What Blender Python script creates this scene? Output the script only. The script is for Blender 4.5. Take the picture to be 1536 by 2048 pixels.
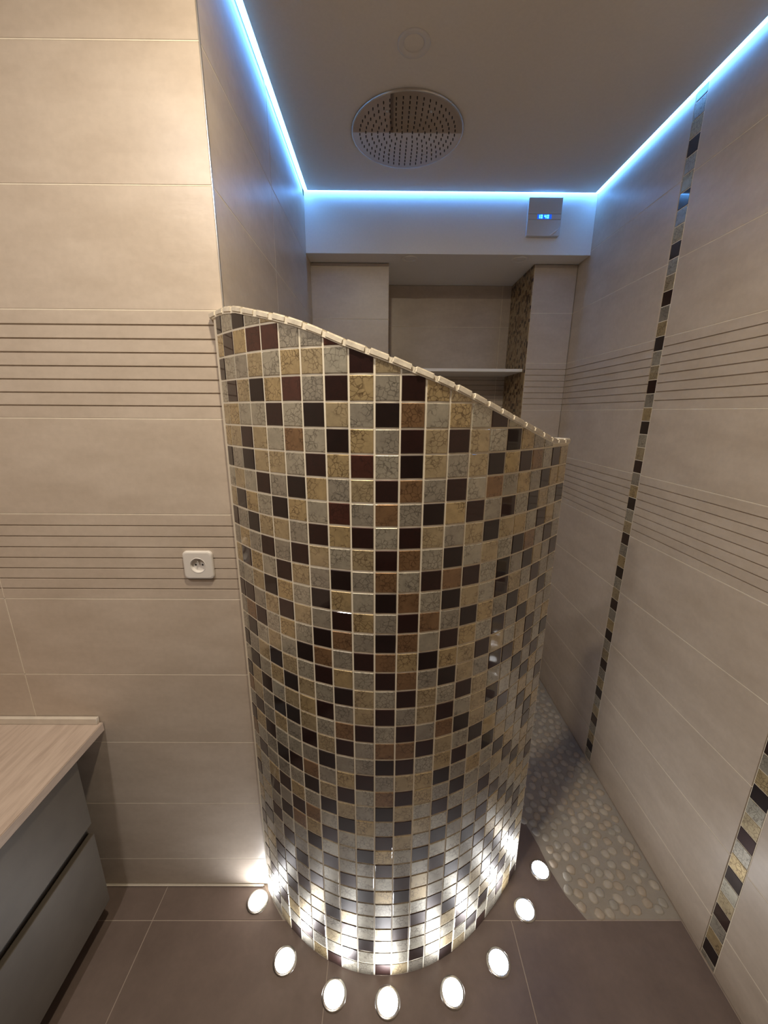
import bpy, bmesh, math, random
from mathutils import Matrix, Vector
random.seed(7)
S = bpy.context.scene
for o in list(bpy.data.objects): bpy.data.objects.remove(o)
COL = S.collection

# ------------------------------------------------------------------ camera
CAM_H = 1.6474
cam_d = bpy.data.cameras.new('camera'); cam_d.sensor_fit = 'HORIZONTAL'; cam_d.sensor_width = 36.0
cam_d.lens = 768.15 / 1536 * 36; cam_d.clip_start = 0.01; cam_d.clip_end = 50
cam = bpy.data.objects.new('camera', cam_d); COL.objects.link(cam)
RM = [[0.999975, 0.004760, -0.005153], [-0.003307, 0.967711, 0.252039], [0.006186, -0.252016, 0.967703]]
cam.matrix_world = Matrix(((RM[0][0], RM[0][2], -RM[0][1], 0), (RM[1][0], RM[1][2], -RM[1][1], 0),
                           (RM[2][0], RM[2][2], -RM[2][1], CAM_H), (0, 0, 0, 1)))
S.camera = cam
# ------------------------------------------------------------------ world, light levels, exposure
w = bpy.data.worlds.new('world'); S.world = w; w.use_nodes = True
w.node_tree.nodes['Background'].inputs[0].default_value = (0.0, 0.0, 0.0, 1)
w.node_tree.nodes['Background'].inputs[1].default_value = 0.0
S.cycles.max_bounces = 5; S.cycles.diffuse_bounces = 4; S.cycles.glossy_bounces = 3; S.cycles.adaptive_threshold = 0.03
S.cycles.caustics_reflective = False; S.cycles.caustics_refractive = False
S.view_settings.view_transform = 'Standard'; S.view_settings.look = 'None'
S.view_settings.exposure = 0.0; S.view_settings.gamma = 1.0; S.view_settings.use_curve_mapping = False
WARM = (1.0, 0.85, 0.635); WARM_A = (1.0, 0.925, 0.85); LAMP_A = 10.8; LAMP_B = 15.6       # ceiling downlights (watts)
STRIP_COL = (0.13, 0.42, 1.0); STRIP = 15.0                    # blue-white ceiling strips
SPOT_COL = (0.97, 0.98, 1.0); SPOT = 72.0                     # floor spots

# ------------------------------------------------------------------ dimensions (metres)
XL, XR, YF, YB, YC, YN = -0.378, 1.0123, 1.0, 2.1316, 2.25, 2.61
XW, YR = -1.47, -2.6
ZC, ZS = 2.649, 2.395

# ------------------------------------------------------------------ materials
def new_mat(name):
    m = bpy.data.materials.new(name); m.use_nodes = True
    nt = m.node_tree; return m, nt, nt.nodes['Principled BSDF'], nt.links
def N(nt, t, **kw):
    n = nt.nodes.new(t)
    for k, v in kw.items(): setattr(n, k, v)
    return n
def ramp(nt, stops):
    r = N(nt, 'ShaderNodeValToRGB'); e = r.color_ramp.elements
    while len(e) < len(stops): e.new(0.5)
    for i, (p, c) in enumerate(stops): e[i].position = p; e[i].color = (*c, 1)
    return r
def pos(nt, scale=(1, 1, 1)):
    g = N(nt, 'ShaderNodeNewGeometry'); m = N(nt, 'ShaderNodeMapping'); m.inputs['Scale'].default_value = scale
    nt.links.new(g.outputs['Position'], m.inputs['Vector']); return m.outputs[0]
def noise(nt, v, sc, det=4, rough=0.55):
    n = N(nt, 'ShaderNodeTexNoise'); n.inputs['Scale'].default_value = sc
    n.inputs['Detail'].default_value = det; n.inputs['Roughness'].default_value = rough
    nt.links.new(v, n.inputs['Vector']); return n.outputs['Fac']
def bump(nt, bs, h, s, d=0.002):
    b = N(nt, 'ShaderNodeBump'); b.inputs['Strength'].default_value = s; b.inputs['Distance'].default_value = d
    nt.links.new(h, b.inputs['Height']); nt.links.new(b.outputs[0], bs.inputs['Normal'])
def plain(name, col, rough=0.5, metal=0.0, coat=0.0, amt=0.06, sc=30, bmp=0.0):
    m, nt, b, L = new_mat(name)
    f = noise(nt, pos(nt), sc)
    r = ramp(nt, [(0.3, tuple(c * (1 - amt) for c in col)), (0.7, tuple(min(1, c * (1 + amt)) for c in col))])
    L.new(f, r.inputs[0]); L.new(r.outputs[0], b.inputs['Base Color'])
    b.inputs['Roughness'].default_value = rough; b.inputs['Metallic'].default_value = metal
    b.inputs['Coat Weight'].default_value = coat; b.inputs['Coat Roughness'].default_value = 0.06
    if bmp: bump(nt, b, f, bmp)
    return m
def stone_tile(name, c0, c1, rough=0.36, streak=(1, 1, 2.6), off=0.0):
    m, nt, b, L = new_mat(name)
    v = pos(nt, streak)
    f = noise(nt, v, 5.0, 5, 0.62); g = noise(nt, pos(nt), 60, 2)
    r = ramp(nt, [(0.30, c0), (0.62, c1), (0.80, tuple(min(1, c * 1.06) for c in c1))])
    L.new(f, r.inputs[0])
    mx = N(nt, 'ShaderNodeMixRGB', blend_type='MULTIPLY'); mx.inputs[0].default_value = 0.25
    r2 = ramp(nt, [(0.35, (0.8, 0.8, 0.8)), (0.65, (1, 1, 1))]); L.new(g, r2.inputs[0])
    L.new(r.outputs[0], mx.inputs[1]); L.new(r2.outputs[0], mx.inputs[2]); L.new(mx.outputs[0], b.inputs['Base Color'])
    b.inputs['Roughness'].default_value = rough
    bump(nt, b, f, 0.25, 0.003)
    return m
def glass_mosaic(name, col, crackle, dark, metal=0.55):
    m, nt, b, L = new_mat(name)
    v = pos(nt)
    nz = N(nt, 'ShaderNodeTexNoise'); nz.inputs['Scale'].default_value = 70; L.new(v, nz.inputs['Vector'])
    mv = N(nt, 'ShaderNodeMixRGB'); mv.inputs[0].default_value = 0.012
    L.new(v, mv.inputs[1]); L.new(nz.outputs['Color'], mv.inputs[2])
    vo = N(nt, 'ShaderNodeTexVoronoi', feature='DISTANCE_TO_EDGE'); vo.inputs['Scale'].default_value = 95
    L.new(mv.outputs[0], vo.inputs['Vector'])
    lines = ramp(nt, [(0.0, (0, 0, 0)), (0.085, (1, 1, 1))]); L.new(vo.outputs['Distance'], lines.inputs[0])
    gate = ramp(nt, [(0.46, (0, 0, 0)), (0.58, (1, 1, 1))]); L.new(noise(nt, v, 26, 2), gate.inputs[0])
    mxl = N(nt, 'ShaderNodeMixRGB', blend_type='LIGHTEN'); mxl.inputs[0].default_value = 1
    L.new(lines.outputs[0], mxl.inputs[1]); L.new(gate.outputs[0], mxl.inputs[2])
    body = ramp(nt, [(0.3, tuple(c * 0.82 for c in col)), (0.7, tuple(min(1, c * 1.12) for c in col))])
    L.new(noise(nt, v, 42, 3, 0.7), body.inputs[0])
    mx = N(nt, 'ShaderNodeMixRGB'); L.new(mxl.outputs[0], mx.inputs[0])
    mx.inputs[1].default_value = (*tuple(c * (1 - crackle) + d * crackle for c, d in zip(col, dark)), 1)
    L.new(body.outputs[0], mx.inputs[2]); L.new(mx.outputs[0], b.inputs['Base Color'])
    b.inputs['Roughness'].default_value = 0.42; b.inputs['Metallic'].default_value = metal
    b.inputs['Coat Weight'].default_value = 1.0; b.inputs['Coat Roughness'].default_value = 0.04
    b.inputs['Coat IOR'].default_value = 1.5
    return m
def emit(name, col, s):
    m, nt, b, L = new_mat(name)
    b.inputs['Base Color'].default_value = (*col, 1); b.inputs['Emission Color'].default_value = (*col, 1)
    b.inputs['Emission Strength'].default_value = s
    return m

M = {}
M['tile'] = stone_tile('beige_stone_tile', (0.505, 0.425, 0.350), (0.580, 0.498, 0.420))
M['grout'] = plain('cream_grout', (0.80, 0.73, 0.61), 0.85)
M['mgrout'] = plain('mosaic_grout', (0.86, 0.79, 0.65), 0.8)
M['cope'] = plain('coping_stone', (0.72, 0.66, 0.55), 0.5, amt=0.16, sc=60, bmp=0.4)
M['floor'] = stone_tile('brown_floor_tile', (0.165, 0.125, 0.110), (0.215, 0.165, 0.145), 0.34, (1, 1, 1))
M['fgrout'] = plain('floor_grout', (0.42, 0.35, 0.30), 0.8)
M['bed'] = plain('pebble_bed', (0.37, 0.335, 0.29), 0.8)
M['plaster'] = plain('white_plaster', (0.80, 0.77, 0.73), 0.75, amt=0.015, sc=120, bmp=0.05)
M['ceil'] = plain('ceiling_plaster', (0.80, 0.75, 0.68), 0.7, amt=0.02, sc=120, bmp=0.05)
M['steel'] = plain('brushed_steel', (0.62, 0.60, 0.57), 0.28, 1.0)
M['mirror'] = plain('polished_steel', (0.54, 0.49, 0.47), 0.035, 1.0, amt=0.01)
M['nozzle'] = plain('rubber_nozzle', (0.03, 0.025, 0.025), 0.5)
M['white'] = plain('white_plastic', (0.74, 0.71, 0.68), 0.3, amt=0.01)
M['hole'] = plain('black_hole', (0.008, 0.007, 0.006), 0.6)
M['shelf'] = plain('white_shelf', (0.82, 0.80, 0.77), 0.4, amt=0.01)
M['panel'] = plain('silver_panel', (0.64, 0.63, 0.65), 0.4, 0.0, amt=0.02)
M['film'] = plain('clear_film', (0.85, 0.86, 0.9), 0.25, 0.0, amt=0.01)
M['drawer'] = plain('grey_drawer', (0.112, 0.096, 0.078), 0.5, amt=0.08, sc=14)
M['carcass'] = plain('dark_carcass', (0.05, 0.045, 0.04), 0.6)
M['trim'] = plain('edge_trim', (0.55, 0.53, 0.50), 0.3, 0.8)
M['seal'] = plain('white_sealant', (0.72, 0.66, 0.58), 0.45)
M['strip'] = emit('led_strip_glow', STRIP_COL, STRIP)
M['spot'] = emit('floor_spot_glow', SPOT_COL, SPOT)
M['lamp'] = emit('downlight_glow', WARM, 12.0)
M['screen'] = emit('display_backlight', (0.01, 0.10, 0.75), 1.0)
M['digit'] = emit('display_digits', (0.12, 0.75, 1.0), 2.2)
MOS = {'D': [glass_mosaic('mosaic_dark_brown', (0.030, 0.0085, 0.0070), 0.5, (0.01, 0.004, 0.004)),
             glass_mosaic('mosaic_black_brown', (0.015, 0.0050, 0.0048), 0.5, (0.006, 0.003, 0.003))],
       'R': [glass_mosaic('mosaic_red_brown', (0.085, 0.026, 0.018), 0.6, (0.02, 0.008, 0.006))],
       'G': [glass_mosaic('mosaic_gold', (0.50, 0.385, 0.205), 0.9, (0.09, 0.05, 0.02)),
             glass_mosaic('mosaic_pale_gold', (0.48, 0.390, 0.240), 0.8, (0.12, 0.08, 0.04))],
       'S': [glass_mosaic('mosaic_silver', (0.46, 0.430, 0.350), 0.8, (0.10, 0.085, 0.065)),
             glass_mosaic('mosaic_grey', (0.38, 0.350, 0.290), 0.8, (0.08, 0.07, 0.06))],
       'B': [glass_mosaic('mosaic_bronze', (0.27, 0.160, 0.08), 0.8, (0.06, 0.025, 0.012))]}
m, nt, b, L = new_mat('pale_oak_worktop')
v = pos(nt, (22, 2.2, 10)); f = noise(nt, v, 2.4, 6, 0.65)
r = ramp(nt, [(0.28, (0.42, 0.335, 0.285)), (0.5, (0.56, 0.46, 0.395)), (0.72, (0.64, 0.54, 0.47))])
L.new(f, r.inputs[0]); L.new(r.outputs[0], b.inputs['Base Color']); b.inputs['Roughness'].default_value = 0.38
bump(nt, b, f, 0.15); M['oak'] = m
m, nt, b, L = new_mat('small_gold_mosaic')
v = pos(nt, (1, 1, 1)); vo = N(nt, 'ShaderNodeTexVoronoi', feature='F1', distance='CHEBYCHEV'); vo.inputs['Scale'].default_value = 62
vo.inputs['Randomness'].default_value = 0.0; L.new(v, vo.inputs['Vector'])
sx = N(nt, 'ShaderNodeSeparateColor'); L.new(vo.outputs['Color'], sx.inputs[0])
r = ramp(nt, [(0.0, (0.05, 0.025, 0.015)), (0.18, (0.22, 0.14, 0.07)), (0.5, (0.34, 0.25, 0.14)), (1.0, (0.40, 0.31, 0.20))]); r.color_ramp.interpolation = 'CONSTANT'
L.new(sx.outputs[0], r.inputs[0]); L.new(r.outputs[0], b.inputs['Base Color']); b.inputs['Roughness'].default_value = 0.35
M['smallmos'] = m
PEB = [plain('pebble_%s' % n, c, 0.42, amt=0.12, sc=40) for n, c in
       (('cream', (0.50, 0.45, 0.38)), ('grey', (0.43, 0.40, 0.35)), ('tan', (0.47, 0.40, 0.32)))]

# ------------------------------------------------------------------ mesh helpers
def link(name, me, mat=None, parent=None, mw=None):
    o = bpy.data.objects.new(name, me); COL.objects.link(o)
    if mat is not None and me is not None and len(me.materials) == 0: me.materials.append(mat)
    if parent is not None: o.parent = parent
    if mw is not None: o.matrix_local = mw
    return o
def mesh(name, vs, fs, mat=None, smooth=False):
    me = bpy.data.meshes.new(name); me.from_pydata([tuple(p) for p in vs], [], fs); me.update()
    if mat: me.materials.append(mat)
    if smooth:
        for p in me.polygons: p.use_smooth = True
    return me
def bm_mesh(name, bm, mat=None, smooth=False):
    bmesh.ops.recalc_face_normals(bm, faces=bm.faces)
    me = bpy.data.meshes.new(name); bm.to_mesh(me); bm.free()
    if mat: me.materials.append(mat)
    if smooth:
        for p in me.polygons: p.use_smooth = True
    return me
def box_bm(bm, x0, x1, y0, y1, z0, z1, bev=0.0, seg=1):
    r = bmesh.ops.create_cube(bm, size=1.0); vs = r['verts']
    for q in vs:
        q.co = Vector((x0 + (q.co.x + .5) * (x1 - x0), y0 + (q.co.y + .5) * (y1 - y0), z0 + (q.co.z + .5) * (z1 - z0)))
    if bev:
        es = list({e for q in vs for e in q.link_edges})
        bmesh.ops.bevel(bm, geom=es, offset=bev, segments=seg, affect='EDGES')
def box(name, x0, x1, y0, y1, z0, z1, mat, parent=None, bev=0.0, seg=1):
    bm = bmesh.new(); box_bm(bm, x0, x1, y0, y1, z0, z1, bev, seg)
    return link(name, bm_mesh(name, bm), mat, parent)
def boxes(name, lst, mat, parent=None):
    bm = bmesh.new()
    for a in lst: box_bm(bm, *a)
    return link(name, bm_mesh(name, bm), mat, parent)
def lathe(name, prof, seg, mat, parent=None, mw=None, smooth=True):
    """profile (radius, height) revolved about local Z"""
    bm = bmesh.new(); rings = []
    for (r_, h) in prof:
        if r_ < 1e-6: rings.append([bm.verts.new((0, 0, h))])
        else: rings.append([bm.verts.new((r_ * math.cos(2 * math.pi * i / seg), r_ * math.sin(2 * math.pi * i / seg), h)) for i in range(seg)])
    for a, b_ in zip(rings[:-1], rings[1:]):
        for i in range(seg):
            j = (i + 1) % seg
            f = [a[i % len(a)], a[j % len(a)], b_[j % len(b_)], b_[i % len(b_)]]
            u = []
            for q in f:
                if q not in u: u.append(q)
            if len(u) > 2: bm.faces.new(u)
    me = bm_mesh(name, bm, mat)
    if smooth:
        for p in me.polygons: p.use_smooth = True
    return link(name, me, mat, parent, mw)
def prism(poly, t, ch, z0=0.0):
    """poly: list of (u,v) ccw; slab from w=z0 to w=z0+t with chamfered front edge; local frame (u, v, w)"""
    n = len(poly); inn = []
    for i in range(n):
        a, p, c = Vector(poly[i - 1]), Vector(poly[i]), Vector(poly[(i + 1) % n])
        d1 = (p - a).normalized(); d2 = (c - p).normalized()
        n1 = Vector((-d1.y, d1.x)); n2 = Vector((-d2.y, d2.x)); bis = n1 + n2
        if bis.length < 1e-6: bis = n1
        bis.normalize(); k = ch / max(0.35, bis.dot(n1)); inn.append(p + bis * k)
    vs = [(x, y, z0) for x, y in poly] + [(x, y, z0 + t - ch) for x, y in poly] + [(q.x, q.y, z0 + t) for q in inn]
    fs = [tuple(range(2 * n, 3 * n))]
    for i in range(n):
        j = (i + 1) % n
        fs.append((i, j, n + j, n + i)); fs.append((n + i, n + j, 2 * n + j, 2 * n + i))
    return vs, fs
def tag(o, label=None, cat=None, group=None, kind=None):
    if label: o['label'] = label
    if cat: o['category'] = cat
    if group: o['group'] = group
    if kind: o['kind'] = kind
    return o
def empty(name, loc=(0, 0, 0)):
    o = bpy.data.objects.new(name, None); COL.objects.link(o); o.location = loc; o.empty_display_size = 0.05; return o
def struct(o): o['kind'] = 'structure'; return o

# ------------------------------------------------------------------ tiled walls
TT = 0.008; JT = 0.0022
CACHE = {}
def tile_mesh(wd, ht, grooved):
    key = (round(wd, 4), round(ht, 4), grooved)
    if key in CACHE: return CACHE[key]
    w_, h_ = wd - JT, ht - JT
    if not grooved:
        vs, fs = prism([(0, 0), (w_, 0), (w_, h_), (0, h_)], TT, 0.0009)
    else:                                # horizontal grooves cut into the face
        prof = [(0.0, 0.0), (0.0, TT - .0009), (.0009, TT)]
        for k in range(1, 8):
            c = h_ - k * ht / 8 * 0.995; gw = 0.0019; gd = 0.0040
            prof.append((c, gw, gd))
        gro = sorted([q for q in prof if len(q) == 3], key=lambda q: q[0])
        line = [(0.0, 0.0), (0.0, TT - .0009), (.0009, TT)]
        for c, gw, gd in gro: line += [(c - gw, TT), (c - gw * .6, TT - gd), (c + gw * .6, TT - gd), (c + gw, TT)]
        line += [(h_ - .0009, TT), (h_, TT - .0009), (h_, 0.0)]
        n = len(line)
        vs = [(0, a, z) for a, z in line] + [(w_, a, z) for a, z in line]
        fs = [(i, i + n, i + 1 + n, i + 1) for i in range(n - 1)]
        fs += [tuple(range(n)), tuple(reversed(range(n, 2 * n)))]
    me = mesh('wall_tile', vs, fs, M['tile']); CACHE[key] = me
    bm = bmesh.new(); bm.from_mesh(me); bmesh.ops.recalc_face_normals(bm, faces=bm.faces); bm.to_mesh(me); bm.free()
    return me
def joints(parent, origin, udir, spans, rows, zlo, zhi):
    ux, uy = udir; nrm = Vector((uy, -ux, 0)); bm = bmesh.new()
    def bar(u0, u1, z0, z1):
        a = Vector((origin[0] + ux * u0, origin[1] + uy * u0, 0)); c = Vector((origin[0] + ux * u1, origin[1] + uy * u1, 0))
        pts = []
        for d in (.0062, .0004):
            for q, z in ((a, z0), (c, z0), (c, z1), (a, z1)): pts.append(bm.verts.new((q.x - nrm.x * d, q.y - nrm.y * d, z)))
        for f in ((4, 5, 6, 7), (0, 1, 5, 4), (1, 2, 6, 5), (2, 3, 7, 6), (3, 0, 4, 7)): bm.faces.new([pts[k] for k in f])
    h = JT / 2
    for (u0, u1) in spans:
        for z in rows:
            if zlo + .01 < z < zhi - .01: bar(u0, u1, z - h, z + h)
        bar(u0 - h if u0 > 0 else u0, u0 + h, zlo, zhi)
    o = link('grout', bm_mesh('grout', bm, M['grout']), None, parent); o['kind'] = 'stuff'
def tile_wall(parent, origin, udir, spans, rows, bands, zlo, zhi, name='wall_tile'):
    """tiles on a vertical plane. origin = (x,y) of u=0, udir = unit (x,y); face normal = udir x Z"""
    ux, uy = udir
    nrm = Vector((uy, -ux, 0))
    joints(parent, origin, udir, spans, rows, zlo, zhi)
    for (u0, u1) in spans:
        for i in range(len(rows) - 1):
            z0, z1 = max(rows[i], zlo), min(rows[i + 1], zhi)
            if z1 - z0 < 0.012: continue
            g = any(abs(rows[i] - bz) < 0.01 for bz in bands) and (z1 - z0) > 0.24
            p = Vector((origin[0] + ux * (u0 + JT / 2), origin[1] + uy * (u0 + JT / 2), z0 + JT / 2)) - nrm * TT
            mw = Matrix(((ux, 0, nrm.x, p.x), (uy, 0, nrm.y, p.y), (0, 1, 0, p.z), (0, 0, 0, 1)))
            link(name, tile_mesh(u1 - u0, z1 - z0, g), None, parent, mw)
rowsF = [0.127 - .25 + .25 * i for i in range(12)]
rowsR = [0.163 - .25 + .25 * i for i in range(12)]
G0 = 0.0060                                             # joint depth
# front wall (the one with the socket): faces the camera
wf = struct(box('wall_front', XW - .1, XL - G0, YF + G0, YF + .14, -.03, 2.75, M['grout']))
tile_wall(wf, (XW, YF), (1, 0), [(0, -1.074 - XW), (-1.074 - XW, XL - XW)], rowsF, (1.627, 1.127), 0.004, ZC - .001)
# shower left wall: faces +X
wl = struct(box('wall_left', XL - .22, XL - G0, YF + .14, YN + .1, -.03, 2.75, M['grout']))
tile_wall(wl, (XL, YF + .0045), (0, 1), [(0, .5205), (.5205, YC - YF - .0045)], rowsF, (1.627, 1.127), 0.004, ZC + .03)
# right wall: faces -X, with two slots for the mosaic strips
wr = struct(box('wall_right', XR + G0, XR + .14, YR - .1, YN + .1, -.03, 2.75, M['grout']))
SY1, SY2 = 1.517, 0.797; SW = 0.0255
def rs(y): return YC - y                                 # u runs from the back towards the camera
tile_wall(wr, (XR, YC), (0, -1), [(rs(YC), rs(SY1 + SW)), (rs(SY1 - SW), rs(SY2 + SW)), (rs(SY2 - SW), rs(SY2 - SW - .70)),
          (rs(SY2 - SW - .70), rs(SY2 - SW - 1.40)), (rs(SY2 - SW - 1.40), rs(YR))], rowsR, (1.663, 1.163), 0.004, ZC + .03)
# back wall: two tiled piers and the deeper niche between them
wb = struct(box('wall_back', XL - .2, XR + .1, YN + G0, YN + .12, -.03, 2.75, M['grout']))
tile_wall(wb, (0.03, YN), (1, 0), [(0, .70), (.70, .756)], rowsR, (1.663, 1.163), 0.004, ZS)
pl_ = struct(box('wall_back_left', XL + .0005, 0.03 - .002, YC + G0, YN - .0005, -.03, ZS - .001, M['grout']))
tile_wall(pl_, (XL, YC), (1, 0), [(0, 0.03 - XL)], rowsF, (1.627, 1.127), 0.004, ZS - .002)
pr_ = struct(box('wall_back_right', 0.788 + .002, XR - .0005, YC + G0, YN - .0005, -.03, ZS - .001, M['grout']))
tile_wall(pr_, (0.788, YC), (1, 0), [(0, XR - .788)], rowsR, (1.663, 1.163), 0.004, ZS - .002)
nm = box('mosaic_lining', 0.784, 0.7895, YC + .004, YN - .001, 0.004, ZS - .002, M['smallmos'], pr_); nm['label'] = 'small gold and brown mosaic lining the niche side'
# room behind the camera
m2 = M['tile']
struct(box('wall_vanity_side', XW - .12, XW, YR - .1, YF, -.03, 2.75, m2))
struct(box('wall_rear', XW, XR, YR - .12, YR, -.03, 2.75, m2))
# soffit over the niche, ceiling, cove
so = struct(boxes('ceiling_soffit', [(XL + .0005, XR - .0005, YB, YN, ZS, 2.72)], M['plaster']))
GAP = 0.021
ce = struct(boxes('ceiling', [(XW, XR, YR, .78, ZC - .004, ZC + .02), (XW, XR - GAP, .78, YF - .0005, ZC - .004, ZC + .02),
                              (XL + GAP, XR - GAP, YF - .0005, YB - GAP, ZC - .004, ZC + .02),
                              (XW, XR, YR, YN, 2.72, 2.76)], M['ceil']))
# led strips lying in the gap between ceiling and wall
def strip(x0, x1, y0, y1, label):
    t = empty('led_strip', ((x0 + x1) / 2, (y0 + y1) / 2, ZC))
    o = box('diffuser', x0, x1, y0, y1, ZC + .002, ZC + .009, M['strip'], None); o.parent = t; o.location = -Vector(t.location)
    c = box('channel', x0 - .0002, x1 + .0002, y0, y1, ZC + .0095, ZC + .018, M['trim'], None); c.parent = t; c.location = -Vector(t.location)
    tag(t, label, 'light strip', 'blue light strips around the shower ceiling')
strip(XL + .001, XL + GAP - .001, YF + .02, YB - GAP, 'glowing blue light strip along the left ceiling edge of the shower')
strip(XR - GAP + .001, XR - .001, .80, YB - GAP, 'bright white blue light strip along the right ceiling edge')
strip(XL + .002, XR - .002, YB - GAP + .001, YB - .001, 'light blue strip between ceiling and white soffit at the back')
# corner profile, floor sealant
t1 = struct(box('trim_1', XL - .0005, XL + .0022, YF - .0012, YF + .004, 0.0, ZC - .005, M['trim'], None, .0006))
t2 = struct(box('trim_2', -.985, -.415, YF - .007, YF - .0003, 0.0003, .008, M['seal'], None, .003, 2))

# ------------------------------------------------------------------ floor
fl = struct(box('floor', XW - .1, XR + .1, YR - .1, YN + .1, -.08, -.0010, M['fgrout']))
def floor_tile(poly):
    vs, fs = prism(poly, .003, .0005, -.003)
    link('floor_tile', mesh('floor_tile', vs, fs, M['floor']), None, fl)
xs = [XW, -1.36, -.76, -.16, .44, XR]; ys = [YR, -2.1, -1.5, -.90, -.30, .30, .90]
J = .0013
for a, b_ in zip(xs[:-1], xs[1:]):
    for c, d in zip(ys[:-1], ys[1:]):
        floor_tile([(a + J, c + J), (b_ - J, c + J), (b_ - J, d - J), (a + J, d - J)])
floor_tile([(-.76 + J, .90 + J), (-.325, .90 + J), (-.36, .938), (-.40, .98), (-.418, YF - .001), (-.76 + J, YF - .001)])
for a, b_ in ((XW, -1.36), (-1.36, -.76)):
    floor_tile([(a + J, .90 + J), (b_ - J, .90 + J), (b_ - J, YF - .001), (a + J, YF - .001)])
RING = [(.335, .90 + J), (.695, .90 + J), (.655, .97), (.632, 1.05), (.622, 1.13), (.60, 1.22), (.50, 1.22), (.46, 1.05), (.40, .97)]
floor_tile(RING)
bed = struct(boxes('floor_shower', [(XL, XR, .903, YC, -.0010, -.0002)], M['bed']))
# ------------------------------------------------------------------ curved mosaic partition
P0 = dict(x0=-0.38746, y0=0.97025, th=-0.83704, k0=2.19602, k1=-0.94039, k2=-6.97407)
PZ = 0.050468; PX = 0.050294; W0 = 0.62328; ZR0 = 1.6160
def curve_samples():
    pts = []; x, y, t, s = P0['x0'], P0['y0'], P0['th'], 0.0
    h = 0.001; L_ = PX * (20 + W0)
    n = int(L_ / h) + 1
    for i in range(n + 1):
        pts.append((s, x, y, t))
        k = P0['k0'] + P0['k1'] * (s - .5) + P0['k2'] * (s - .5) ** 2
        t += k * h / 2; x += math.cos(t) * h; y += math.sin(t) * h; t += k * h / 2; s += h
    return pts
CS = curve_samples(); SMAX = CS[-1][0]
def at(s):
    if s < -.02:                                       # last bit turns straight into the tiled wall
        return P0['x0'] - math.cos(P0['th']) * .02, P0['y0'] - math.sin(P0['th']) * .02 - (s + .02), -math.pi / 2
    if s <= 0:
        c, q = math.cos(P0['th']), math.sin(P0['th']); return P0['x0'] + c * s, P0['y0'] + q * s, P0['th']
    i = min(len(CS) - 2, int(s / .001)); a, b_ = CS[i], CS[i + 1]; f = (s - a[0]) / .001
    return a[1] + (b_[1] - a[1]) * f, a[2] + (b_[2] - a[2]) * f, a[3] + (b_[3] - a[3]) * f
CAP = [(-.05, 1.869), (0.0, 1.869), (0.046, 1.869), (0.102, 1.863), (0.175, 1.846), (0.22, 1.835), (0.277, 1.819), (0.322, 1.803), (0.37, 1.783),
       (0.427, 1.763), (0.473, 1.747), (0.515, 1.731), (0.57, 1.712), (0.622, 1.692), (0.677, 1.670), (0.757, 1.641), (0.826, 1.618), (0.90, 1.597), (0.945, 1.586),
       (0.985, 1.583), (1.10, 1.583)]
def ztop(s):
    for (a, za), (b_, zb) in zip(CAP[:-1], CAP[1:]):
        if s <= b_: return za + (zb - za) * (s - a) / (b_ - a)
    return CAP[-1][1]
SSTART = -0.0346; THICK = 0.055; CAPH = 0.0125
part = empty('shower_partition', (0.03, 0.80, 0.0))
tag(part, 'curved mosaic-clad shower wall with a wavy sloping beige top edge', 'partition')
PI_ = Matrix.Translation(-Vector(part.location))
def pput(name, me, mat=None, mw=None, parent=None):
    return link(name, me, mat, parent or part, PI_ @ (mw or Matrix.Identity(4)))
# grout-covered core
ss = [SSTART + (SMAX + .002 - SSTART) * i / 110 for i in range(111)]
vs, fs = [], []
ss[0] = SSTART
for s in ss:
    x, y, t = at(s); t = P0['th'] if s < 0 else t; nx, ny = math.sin(t), -math.cos(t)
    zt = ztop(s)
    for off, z in ((-THICK, 0.0), (-.0016, 0.0), (-.0016, zt - .0148), (.0014, zt - .0138), (.0014, zt - .0030), (-THICK, zt - .0030)):
        vs.append((x + nx * off, y + ny * off, z))
for i in range(len(ss) - 1):
    a = i * 6; c = a + 6
    for k in range(6): fs.append((a + k, c + k, c + (k + 1) % 6, a + (k + 1) % 6))
fs += [tuple(range(6)), tuple((len(ss) - 1) * 6 + k for k in reversed(range(6)))]
core = mesh('core', vs, fs, M['mgrout']); 
bm = bmesh.new(); bm.from_mesh(core); bmesh.ops.recalc_face_normals(bm, faces=bm.faces); bm.to_mesh(core); bm.free()
core_o = pput('core', core)
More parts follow.
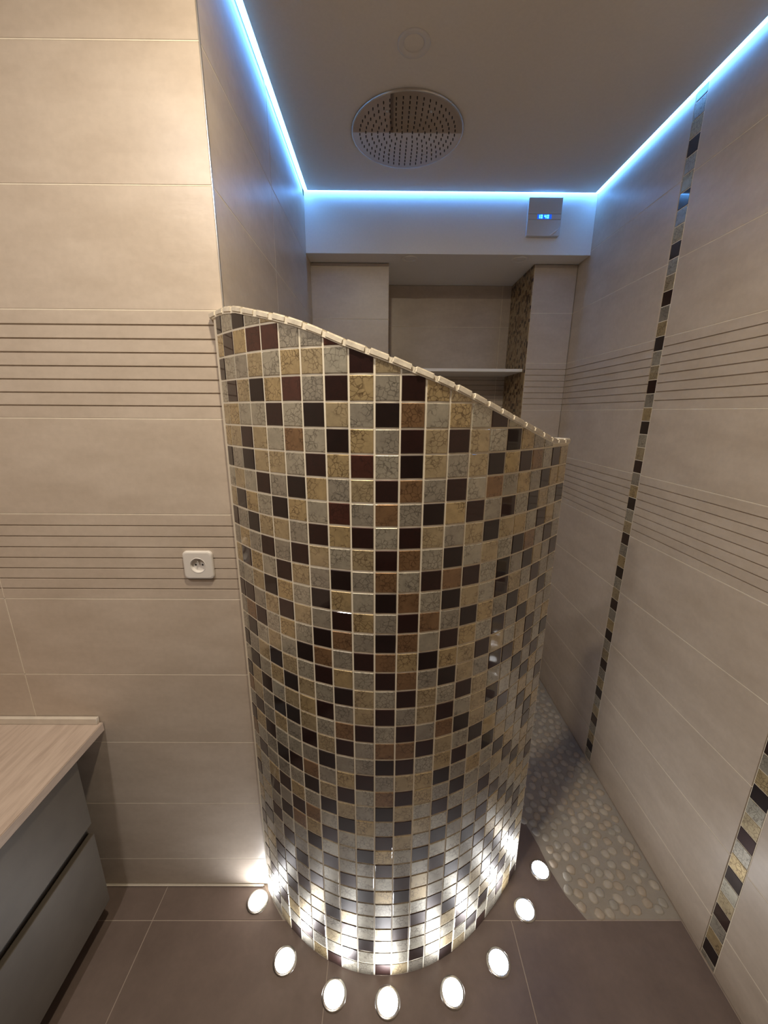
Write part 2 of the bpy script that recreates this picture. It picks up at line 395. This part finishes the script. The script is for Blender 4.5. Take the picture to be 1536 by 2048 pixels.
# colours of the mosaic, read row by row from the photograph (top row first, left column first)
ROWS = {-5: 'DSDSGD               ', -4: 'GDGRRSSRS            ', -3: 'DSSGSGGSDGS          ', -2: 'SDGDGRSDGSDGG        ',
 -1: 'GGSSDSDGSDBSGSDS     ', 0: 'GGDGSBSDGSDGDGSDGSS  ', 1: 'DSDGGSDGRSDGSGDGDBSDG', 2: 'SGSDSDGSGDBSDSBSGSDGG',
 3: 'GDGSDGSRSBSDGDSDSDGSD', 4: 'DSDGGSDGDSDGSGDGGSDGS', 5: 'SGSDSDGSGDBSDSGSDBSDS', 6: 'GDGSDGSDSBSDBDSDSDGSD',
 7: 'SSGDGSDGSDBSDGSDGSDSS', 8: 'DDSGDGSDGSDBSDGSDGSDS', 9: 'SBDSGSDBSDBSDGSDSDGSS', 10: 'SDSGSDBSDBGDGGDGSGDSG',
 11: 'DSGDGSDGSDBSDGSDDGDSD', 12: 'SDSGDGSDGSDGSDGSSDSDS', 13: 'DGDSGGDSGDSGDSGDSSDGS', 14: 'BGSDDGSBDSDSBDGSDSGSD',
 15: 'SDSGSDGDSBBDGSDGSSDGS', 16: 'DGDSSSDSSDDSGDSDGSSDG', 17: 'BSSDDBSGDSGGDSGSDGSDS', 18: 'SDSSSDGDSBDGSDSSGDSGS',
 19: 'GSGDGSDGSDGSDSSDSSDGS', 20: 'DSDSDBSDGSDGSDSSDSGSD', 21: 'SGSDBGDSSDGSDSSDGDSGS', 22: 'GSDSSDSSDGSDSSDSSGDSG',
 23: 'SDSDSSDSSDSSDSSDGSSDS', 24: 'DSSSDSSDSSDGSDSSDGSDG', 25: 'SGDDSDSSDGDGSSDSSDGSS', 26: 'GSDSDGSDSSSSDSSGDSSDG',
 27: 'DSSDSGDGSDSDSDSSSDGSS', 28: 'SDSSGSSDSGDSSGDSGSDSG', 29: 'SSDGSDGSDSSSGSDSDGSSD', 30: 'GDSSDSSDSGSDSGSDSSDGS', 31: 'SSGDSGDSSDGSSDGSDSSGD'}
def colbound(c): return 0.0 if c == 0 else PX * (W0 + c - 1)
def mos_mat(ch, c, r_):
    l = MOS[ch]; return l[(c * 7 + r_ * 13 + (c * r_) % 5) % len(l)]
cl, rl = 0.0043, 0.0043        # joint widths
tiles = []
RMt = [[RM[j][i] for j in range(3)] for i in range(3)]
def proj(p):
    q = [p[0], p[1], p[2] - CAM_H]; cc = [sum(RMt[i][j] * q[j] for j in range(3)) for i in range(3)]
    return 768 + 768.15 * cc[0] / cc[1], 1024 - 768.15 * cc[2] / cc[1]
def clip_top(poly, a, zl, zr, w_):
    """keep the part of poly below the line from (0,zl) to (w_,zr)"""
    out = []; f = lambda q: q[1] - (zl + (zr - zl) * q[0] / w_)
    for i in range(len(poly)):
        p, q = poly[i], poly[(i + 1) % len(poly)]; fp, fq = f(p), f(q)
        if fp <= 0: out.append(p)
        if (fp < 0 < fq) or (fq < 0 < fp):
            t = fp / (fp - fq); out.append((p[0] + (q[0] - p[0]) * t, p[1] + (q[1] - p[1]) * t))
    return out
for r_, line in ROWS.items():
    for c in range(21):
        s0, s1 = colbound(c) + cl / 2, colbound(c + 1) - cl / 2
        za, zb = ZR0 - PZ * (r_ + 1) + rl / 2, ZR0 - PZ * r_ - rl / 2
        if za < 0.001: za = 0.0015
        lim0, lim1 = ztop(s0) - CAPH - .001, ztop(s1) - CAPH - .001
        ch = line[c]
        if ch == ' ': ch = 'S' if min(za, 9) < max(lim0, lim1) - .006 else ' '
        if ch == ' ': continue
        wd, hh = s1 - s0, zb - za
        poly = [(0, 0), (wd, 0), (wd, hh), (0, hh)]; cut = False
        if zb > min(lim0, lim1):
            poly = clip_top(poly, za, lim0 - za, lim1 - za, wd); cut = True
            if len(poly) < 3: continue
            ar = abs(sum(p[0] * q[1] - q[0] * p[1] for p, q in zip(poly, poly[1:] + poly[:1]))) / 2
            if ar < 6e-5 or max(p[1] for p in poly) < .007: continue
        xa, ya, _ = at(s0); xb, yb, _ = at(s1)
        cr = [proj((xa, ya, za)), proj((xb, yb, za)), proj((xb, yb, zb)), proj((xa, ya, zb))]
        area = abs(sum(p[0] * q[1] - q[0] * p[1] for p, q in zip(cr, cr[1:] + cr[:1]))) / 2
        if cut: area *= abs(sum(p[0] * q[1] - q[0] * p[1] for p, q in zip(poly, poly[1:] + poly[:1]))) / 2 / (wd * hh)
        dx, dy = xb - xa, yb - ya; dl = math.hypot(dx, dy); dx /= dl; dy /= dl
        nx, ny = dy, -dx; base = -.0042
        jt = random.uniform(-.0003, .0003)
        mw = Matrix(((dx, 0, nx, xa + nx * (base + jt)), (dy, 0, ny, ya + ny * (base + jt)), (0, 1, 0, za), (0, 0, 0, 1)))
        tiles.append((area, c, r_, ch, poly, cut, mw, wd, hh))
tiles.sort(key=lambda q: -q[0])
MC = {}; rest_v, rest_f, rest_m, rest_mats = [], [], [], []
for i, (area, c, r_, ch, poly, cut, mw, wd, hh) in enumerate(tiles):
    mt = mos_mat(ch, c, r_)
    vs, fs = prism(poly, .0044, .0009)
    if i < 300:
        key = None if cut else (mt.name, round(wd, 4), round(hh, 4))
        me = MC.get(key) if key else None
        if me is None:
            me = mesh('mosaic_tile', vs, fs, mt)
            if key: MC[key] = me
        pput('mosaic_tile', me, None, mw)
    else:
        if mt not in rest_mats: rest_mats.append(mt)
        o = len(rest_v); rest_v += [tuple(mw @ Vector(q)) for q in vs]
        rest_f += [tuple(o + k for k in f) for f in fs]; rest_m += [rest_mats.index(mt)] * len(fs)
me = mesh('mosaic_tiles', rest_v, rest_f)
for q in rest_mats: me.materials.append(q)
for p, k in zip(me.polygons, rest_m): p.material_index = k
ro = pput('mosaic_tiles', me); ro['kind'] = 'stuff'; ro['label'] = 'lower and edge mosaic tiles in dark brown, gold and silver'
# coping pieces along the sloping top
cm = []
for k in range(3):
    bm = bmesh.new(); box_bm(bm, -.5 * .0405, .5 * .0405, -.0036, THICK + .003, -.0125, 0, .0026, 2)
    for q in bm.verts: q.co += Vector((random.uniform(-.0006, .0006), 0, random.uniform(-.0005, .0005)))
    cm.append(bm_mesh('coping_piece', bm, M['cope']))
s = SSTART + .022
while s < SMAX - .012:
    ln = random.choice((.040, .043, .046)); x, y, t = at(s); sl = math.atan2(ztop(s + .02) - ztop(s - .02), .04)
    u = Vector((math.cos(t) * math.cos(sl), math.sin(t) * math.cos(sl), math.sin(sl))); v_ = Vector((-math.sin(t), math.cos(t), 0)); n_ = u.cross(v_)
    k = ln / .0445; p = Vector((x, y, ztop(s) + random.uniform(-.0008, .0008)))
    mw = Matrix(((u.x * k, v_.x, n_.x, p.x), (u.y * k, v_.y, n_.y, p.y), (u.z * k, v_.z, n_.z, p.z), (0, 0, 0, 1)))
    pput('coping_piece', random.choice(cm), None, mw); s += ln * math.cos(sl) + .0005

# ------------------------------------------------------------------ right wall mosaic strips
zt_ = 2.507 + 3 * .05 + .045
def wall_strip(yc, dz, seq):
    i = 0; z = dz
    while z > .015:
        z1 = min(z, 2.668); z0 = z - .0475
        if z1 - max(z0, .006) > .008:
            ch = seq[i % 3]; l = MOS[ch]; mt = l[i % len(l)]
            z0 = max(z0, .006); hh = z1 - z0
            key = ('w', mt.name, round(hh, 3)); me = MC.get(key)
            if me is None:
                vs, fs = prism([(0, 0), (.0475, 0), (.0475, hh), (0, hh)], .0058, .0009); me = mesh('mosaic_tile', vs, fs, mt); MC[key] = me
            mw = Matrix(((0, 0, -1, XR + .0065), (-1, 0, 0, yc + .02375), (0, 1, 0, z0), (0, 0, 0, 1)))
            link('mosaic_tile', me, None, wr, mw)
        z -= .0503; i += 1
for yc_ in (SY1, SY2):
    o = box('grout', XR + .0022, XR + .0060, yc_ - SW, yc_ + SW, .004, 2.668, M['mgrout'], wr); o['kind'] = 'stuff'
wall_strip(SY1, 2.524 + 3 * .0503 - .0005, 'DSG')
wall_strip(SY2, .678 + 39 * .0503, 'DSG')

# ------------------------------------------------------------------ pebbles
def in_poly(x, y, poly):
    c = False
    for (x0, y0), (x1, y1) in zip(poly, poly[1:] + poly[:1]):
        if (y0 > y) != (y1 > y) and x < (x1 - x0) * (y - y0) / (y1 - y0) + x0: c = not c
    return c
COREP = [at(s_)[:2] for s_ in [SSTART + (SMAX - SSTART) * i / 40 for i in range(41)]]
INN = []
for i in range(41):
    s_ = SSTART + (SMAX - SSTART) * i / 40; x, y, t = at(s_); INN.append((x - math.sin(t) * (THICK + .022), y + math.cos(t) * (THICK + .022)))
outer = [(x, y) for x, y in COREP] + [(.48, .88), (-.5, .88)]
def pebble_ok(x, y):
    if not (XL + .02 < x < XR - .018 and .918 < y < YC - .02): return False
    if in_poly(x, y, [(a - .0 if a < .5 else a + .016, b_) for a, b_ in RING]): return False
    band = COREP + INN[::-1]
    if in_poly(x, y, band): return False
    if any((x - a) ** 2 + (y - b_) ** 2 < .018 ** 2 for a, b_ in COREP + INN): return False
    if in_poly(x, y, COREP + [(.52, .85), (-.45, .85)]): return False
    return True
pp = []; cell = {}
rng = random.Random(3)
for _ in range(45000):
    x = rng.uniform(XL, XR); y = rng.uniform(.9, YC)
    if not pebble_ok(x, y): continue
    k = (int(x / .036), int(y / .036)); ok = True
    for i in (-1, 0, 1):
        for j in (-1, 0, 1):
            for (a, b_) in cell.get((k[0] + i, k[1] + j), []):
                if (a - x) ** 2 + (b_ - y) ** 2 < .0315 ** 2: ok = False
    if ok: cell.setdefault(k, []).append((x, y)); pp.append((x, y))
def pebble_geo(rx, ry, h, rot, seed):
    rg = random.Random(seed); n = 9; vs = []; fs = []
    wob = [rg.uniform(.88, 1.1) for _ in range(n)]
    for (kr, kz) in ((1.0, 0.0), (.97, .42), (.66, .88)):
        for i in range(n):
            a = 2 * math.pi * i / n; x, y = rx * kr * wob[i] * math.cos(a), ry * kr * wob[i] * math.sin(a)
            vs.append((x * math.cos(rot) - y * math.sin(rot), x * math.sin(rot) + y * math.cos(rot), h * kz))
    vs.append((0, 0, h))
    for q in range(2):
        for i in range(n):
            j = (i + 1) % n; fs.append((q * n + i, q * n + j, q * n + n + j, q * n + n + i))
    fs += [(2 * n + i, 2 * n + (i + 1) % n, 3 * n) for i in range(n)]
    return vs, fs
PM = []
for i in range(9):
    vs, fs = pebble_geo(.0190 - .0010 * (i % 3), .0166, .0058, 0, i); PM.append(mesh('pebble', vs, fs, PEB[i % 3], True))
pp.sort(key=lambda q: (0 if q[0] > .52 else 1, q[1]))
rv, rf, rm = [], [], []
for i, (x, y) in enumerate(pp):
    a = rng.uniform(0, 3.14)
    if i < 300 and x > .52:
        link('pebble', PM[rng.randrange(9)], None, bed, Matrix.Translation((x, y, -.001)) @ Matrix.Rotation(a, 4, 'Z'))
    else:
        vs, fs = pebble_geo(.0180, .0162, .0058, a, i); o = len(rv)
        rv += [(p[0] + x, p[1] + y, p[2] - .001) for p in vs]; rf += [tuple(o + k for k in f) for f in fs]; rm += [i % 3] * len(fs)
me = mesh('pebbles', rv, rf, None, True)
for q in PEB: me.materials.append(q)
for p, k in zip(me.polygons, rm): p.material_index = k
o = link('pebbles', me, None, bed); o['kind'] = 'stuff'

# ------------------------------------------------------------------ recessed floor spots
LED = [(-.426, .951, 'glowing white floor spot closest to the beige tiled wall'),
       (-.294, .802, 'glowing white floor spot second from the beige wall, left of the partition'),
       (-.133, .730, 'glowing white floor spot third from the beige wall'),
       (.023, .715, 'glowing white floor spot right in front of the partition, lowest in the picture'),
       (.214, .735, 'glowing white floor spot just right of the lowest one'),
       (.367, .798, 'glowing white floor spot third from the shower entrance'),
       (.496, .928, 'glowing white floor spot second from the pebble shower floor'),
       (.595, 1.046, 'glowing white floor spot at the shower entrance beside the pebbles')]
for x, y, lab in LED:
    t = empty('floor_light', (x, y, 0)); tag(t, lab, 'floor light', 'spots ringing the foot of the partition')
    lathe('rim', [(.0285, .0003), (.0285, .0034), (.0305, .0042), (.0355, .0026), (.0368, .0003)], 28, M['steel'], t)
    lathe('lens', [(0, .0085), (.014, .0078), (.0225, .0060), (.0275, .0036), (.0283, .0012)], 16, M['spot'], t)

# ------------------------------------------------------------------ vanity
van = empty('vanity_cabinet', (-1.17, .2, 0)); tag(van, 'grey two-drawer vanity cabinet under the pale worktop', 'cabinet')
def vput(name, *a, **k):
    o = box(name, *a, **k); o.parent = van; o.location = -Vector(van.location); return o
VX = -.888; VY0, VY1 = -.35, .905
vput('carcass', XW + .004, VX - .019, VY0 + .003, VY1 - .004, .085, .6745, M['carcass'])
vput('plinth', XW + .004, VX - .075, VY0 + .05, VY1 - .05, .0005, .0845, M['carcass'])
vput('drawer_front', VX - .018, VX, VY0, VY1, .418, .655, M['drawer'], bev=.0015)
vput('drawer_front', VX - .018, VX, VY0, VY1, .092, .378, M['drawer'], bev=.0015)
vput('side_panel', XW + .004, VX - .0185, VY1 - .004, VY1, .085, .655, M['drawer'])
wt = box('worktop', XW + .002, -.868, VY0 - .01, YF - .0015, .675, .705, M['oak'], None, .0018, 2)
tag(wt, 'pale oak-grain worktop on the grey vanity', 'worktop')
us = box('upstand', XW + .002, -.878, YF - .013, YF - .0015, .7055, .7265, M['seal'], None, .001)
tag(us, 'narrow pale upstand strip where the worktop meets the tiled wall', 'upstand')

# ------------------------------------------------------------------ socket
def rounded(half, rad, n=6):
    pts = []
    for cx, cy, a0 in ((half - rad, half - rad, 0), (-half + rad, half - rad, 90), (-half + rad, -half + rad, 180), (half - rad, -half + rad, 270)):
        for i in range(n + 1):
            a = math.radians(a0 + 90 * i / n); pts.append((cx + rad * math.cos(a), cy + rad * math.sin(a)))
    return pts
sk = empty('wall_socket', (-.508, YF, 1.234)); tag(sk, 'white wall socket on the grooved beige tiles', 'socket')
MS = Matrix(((1, 0, 0, 0), (0, 0, -1, 0), (0, 1, 0, 0), (0, 0, 0, 1)))      # local z -> -Y (towards camera)
bm = bmesh.new(); loops = []
nn = 28
def ring_pts(half, rad, z):
    return [(x, y, z) for x, y in rounded(half, rad, 6)]
for half, rad, z in ((.0405, .011, .0005), (.0405, .011, .006), (.039, .0105, .0088), (.036, .010, .0100)):
    loops.append([bm.verts.new(p) for p in ring_pts(half, rad, z)])
circ = lambda r_, z: [bm.verts.new((r_ * math.cos(math.radians(360 * (i - .0) / nn + (45 / 2) * 0)), r_ * math.sin(math.radians(360 * i / nn)), z)) for i in range(nn)]
loops.append(circ(.0225, .0100)); loops.append(circ(.0215, .0108)); loops.append(circ(.0205, .0104)); 
for A, B in zip(loops[:-1], loops[1:]):
    for i in range(nn): bm.faces.new([A[i], A[(i + 1) % nn], B[(i + 1) % nn], B[i]])
link('cover_plate', bm_mesh('cover_plate', bm, M['white'], False), None, sk, MS)
lathe('well', [(.0204, .0103), (.0190, .0012), (0, .0010)], 28, M['white'], sk, MS, False)
for dx in (-.0095, .0095):
    lathe('pin_hole', [(.0026, .0012), (.0026, .0016), (0, .0016)], 12, M['hole'], sk, MS @ Matrix.Translation((dx, -.001, 0)), False)
lathe('earth_pin', [(.0024, .0010), (.0024, .0085), (.0015, .0098), (0, .0100)], 12, M['steel'], sk, MS @ Matrix.Translation((0, .0105, 0)))

# ------------------------------------------------------------------ ceiling fittings
MD = Matrix(((1, 0, 0, 0), (0, -1, 0, 0), (0, 0, -1, 0), (0, 0, 0, 1)))     # local z -> down
def downlight(x, y, z, r_, lab, mat, grp=None, power=0.0, spread=150, colour=WARM):
    t = empty('downlight', (x, y, z)); tag(t, lab, 'downlight', grp)
    lathe('rim', [(r_, .0002), (r_, .003), (r_ - .004, .0048), (r_ * .70, .003), (r_ * .62, .0005)], 32, M['white'] if mat is None else M['plaster'], t, MD)
    lathe('lens', [(r_ * .61, .0004), (r_ * .55, .0016), (0, .0018)], 32, mat or M['ceil'], t, MD)
    if power:
        ld = bpy.data.lights.new('bulb', 'AREA'); ld.shape = 'DISK'; ld.size = r_ * 1.2; ld.energy = power; ld.color = colour
        ld.spread = math.radians(spread); lo = bpy.data.objects.new('bulb', ld); COL.objects.link(lo); lo.parent = t; lo.location = (0, 0, -.006)
CZ = ZC - .004
downlight(.082, 1.368, CZ, .046, 'unlit round downlight in the ceiling in front of the rain shower head', None)
downlight(.132, 2.19, ZS, .042, 'unlit round downlight under the soffit, nearer the left pier', M['plaster'], 'downlights under the soffit')
downlight(.685, 2.19, ZS, .042, 'unlit round downlight under the soffit, nearer the right pier', M['plaster'], 'downlights under the soffit')
downlight(-.75, .05, CZ, .075, 'lit round ceiling downlight beside the vanity worktop', M['lamp'], None, LAMP_A, 180, WARM_A)
downlight(-.08, .50, CZ, .060, 'lit round ceiling downlight in front of the partition', M['lamp'], None, LAMP_B, 180)
# rain head
rh = empty('rain_shower_head', (.085, 1.722, CZ)); tag(rh, 'large round polished steel rain shower head set in the ceiling', 'shower head')
lathe('rim', [(.2035, .0002), (.2035, .0062), (.2015, .0075), (.199, .0075)], 96, M['steel'], rh, MD)
lathe('face_plate', [(.199, .0074), (0, .0074)], 96, M['mirror'], rh, MD, False)
bm = bmesh.new()
nr = 0
for k in range(1, 9):
    R_ = .0218 * k; cnt = max(6, int(6 * k))
    for i in range(cnt):
        a = 2 * math.pi * (i + .5 * (k % 2)) / cnt; x, y = R_ * math.cos(a), R_ * math.sin(a)
        vsn = []
        for rr_, h in ((.0021, .0074), (.0019, .0105), (.0012, .0115)):
            vsn.append([bm.verts.new((x + rr_ * math.cos(q * math.pi / 3), y + rr_ * math.sin(q * math.pi / 3), h)) for q in range(6)])
        for A, B in zip(vsn[:-1], vsn[1:]):
            for q in range(6): bm.faces.new([A[q], A[(q + 1) % 6], B[(q + 1) % 6], B[q]])
        bm.faces.new(vsn[-1])
nz = link('nozzles', bm_mesh('nozzles', bm, M['nozzle']), None, rh, MD); nz['kind'] = 'stuff'
for dx, dy in ((-.075, .115), (.075, .115), (-.075, -.115), (.075, -.115)):
    lathe('screw', [(.0045, .0074), (.0045, .0086), (.003, .0090), (0, .0088)], 12, M['steel'], rh, MD @ Matrix.Translation((dx, dy, 0)))

# ------------------------------------------------------------------ control panel on the soffit
cp = empty('control_panel', (.762, YB, 2.5475)); tag(cp, 'silver control panel with a glowing blue display on the white soffit', 'control panel')
def cbox(name, x0, x1, d0, d1, z0, z1, mat, bev=0.0, parent=None):
    return box(name, x0, x1, -d1, -d0, z0, z1, mat, parent or cp, bev)
cbox('housing', -.078, .080, .0005, .017, -.078, .078, M['panel'], .002)
cbox('face_panel', -.0785, .0805, .0171, .0195, .0125, .0785, M['panel'], .0006)
cbox('face_panel', -.0785, .0805, .0171, .0195, -.0105, .0110, M['panel'], .0006)
cbox('face_panel', -.0785, .0805, .0171, .0195, -.0785, -.0120, M['panel'], .0006)
sc_ = cbox('display', -.034, .034, .0196, .0202, -.0092, .0098, M['screen'], .0)
SEG = {'1': 'bc', '0': 'abcdef', '4': 'fgbc'}
bm = bmesh.new(); cx = -.031
for ch in '10 40':
    if ch != ' ':
        w2, h2, th_ = .0090, .0140, .0030
        segs = {'a': (0, w2, h2 - th_, h2), 'g': (0, w2, h2 / 2 - th_ / 2, h2 / 2 + th_ / 2), 'd': (0, w2, 0, th_), 'f': (0, th_, h2 / 2, h2), 'e': (0, th_, 0, h2 / 2), 'b': (w2 - th_, w2, h2 / 2, h2), 'c': (w2 - th_, w2, 0, h2 / 2)}
        for q in SEG[ch]:
            a, b2, c, d = segs[q]; box_bm(bm, cx + a, cx + b2, -.0208, -.0203, c - .0067, d - .0067)
    cx += .0125 if ch != ' ' else .005
dg = link('digits', bm_mesh('digits', bm, M['digit']), None, cp)
# lifted corner of the protective film
vs, fs = [], []
for i in range(9):
    f = i / 8; ax, az = .030 + .050 * f, -.078 + .0 * f
    lift = .010 * math.sin(math.pi * .5 * f) * 0
    for j in range(5):
        g = j / 4; px = .032 + .047 * f; base = -.0775 + .034 * f * f
        top = base + .010 * math.sin(math.pi * f) + .0015
        z = base + (top - base) * g; d = .0198 + .008 * math.sin(math.pi * f) * math.sin(math.pi * .5 * g)
        vs.append((px, -d, z))
for i in range(8):
    for j in range(4): a = i * 5 + j; fs.append((a, a + 5, a + 6, a + 1))
bm = bmesh.new(); bm.from_mesh(mesh('film', vs, fs)); r_ = bmesh.ops.solidify(bm, geom=bm.faces[:], thickness=.0005)
fo = link('protective_film', bm_mesh('protective_film', bm, M['film'], True), None, cp); fo['label'] = 'curled corner of a clear protective film'

# ------------------------------------------------------------------ niche shelf
sh = box('shelf', .031, .7835, YC + .035, YN - .001, 1.870, 1.886, M['shelf'], None, .001); tag(sh, 'thin white shelf inside the tiled niche', 'shelf')
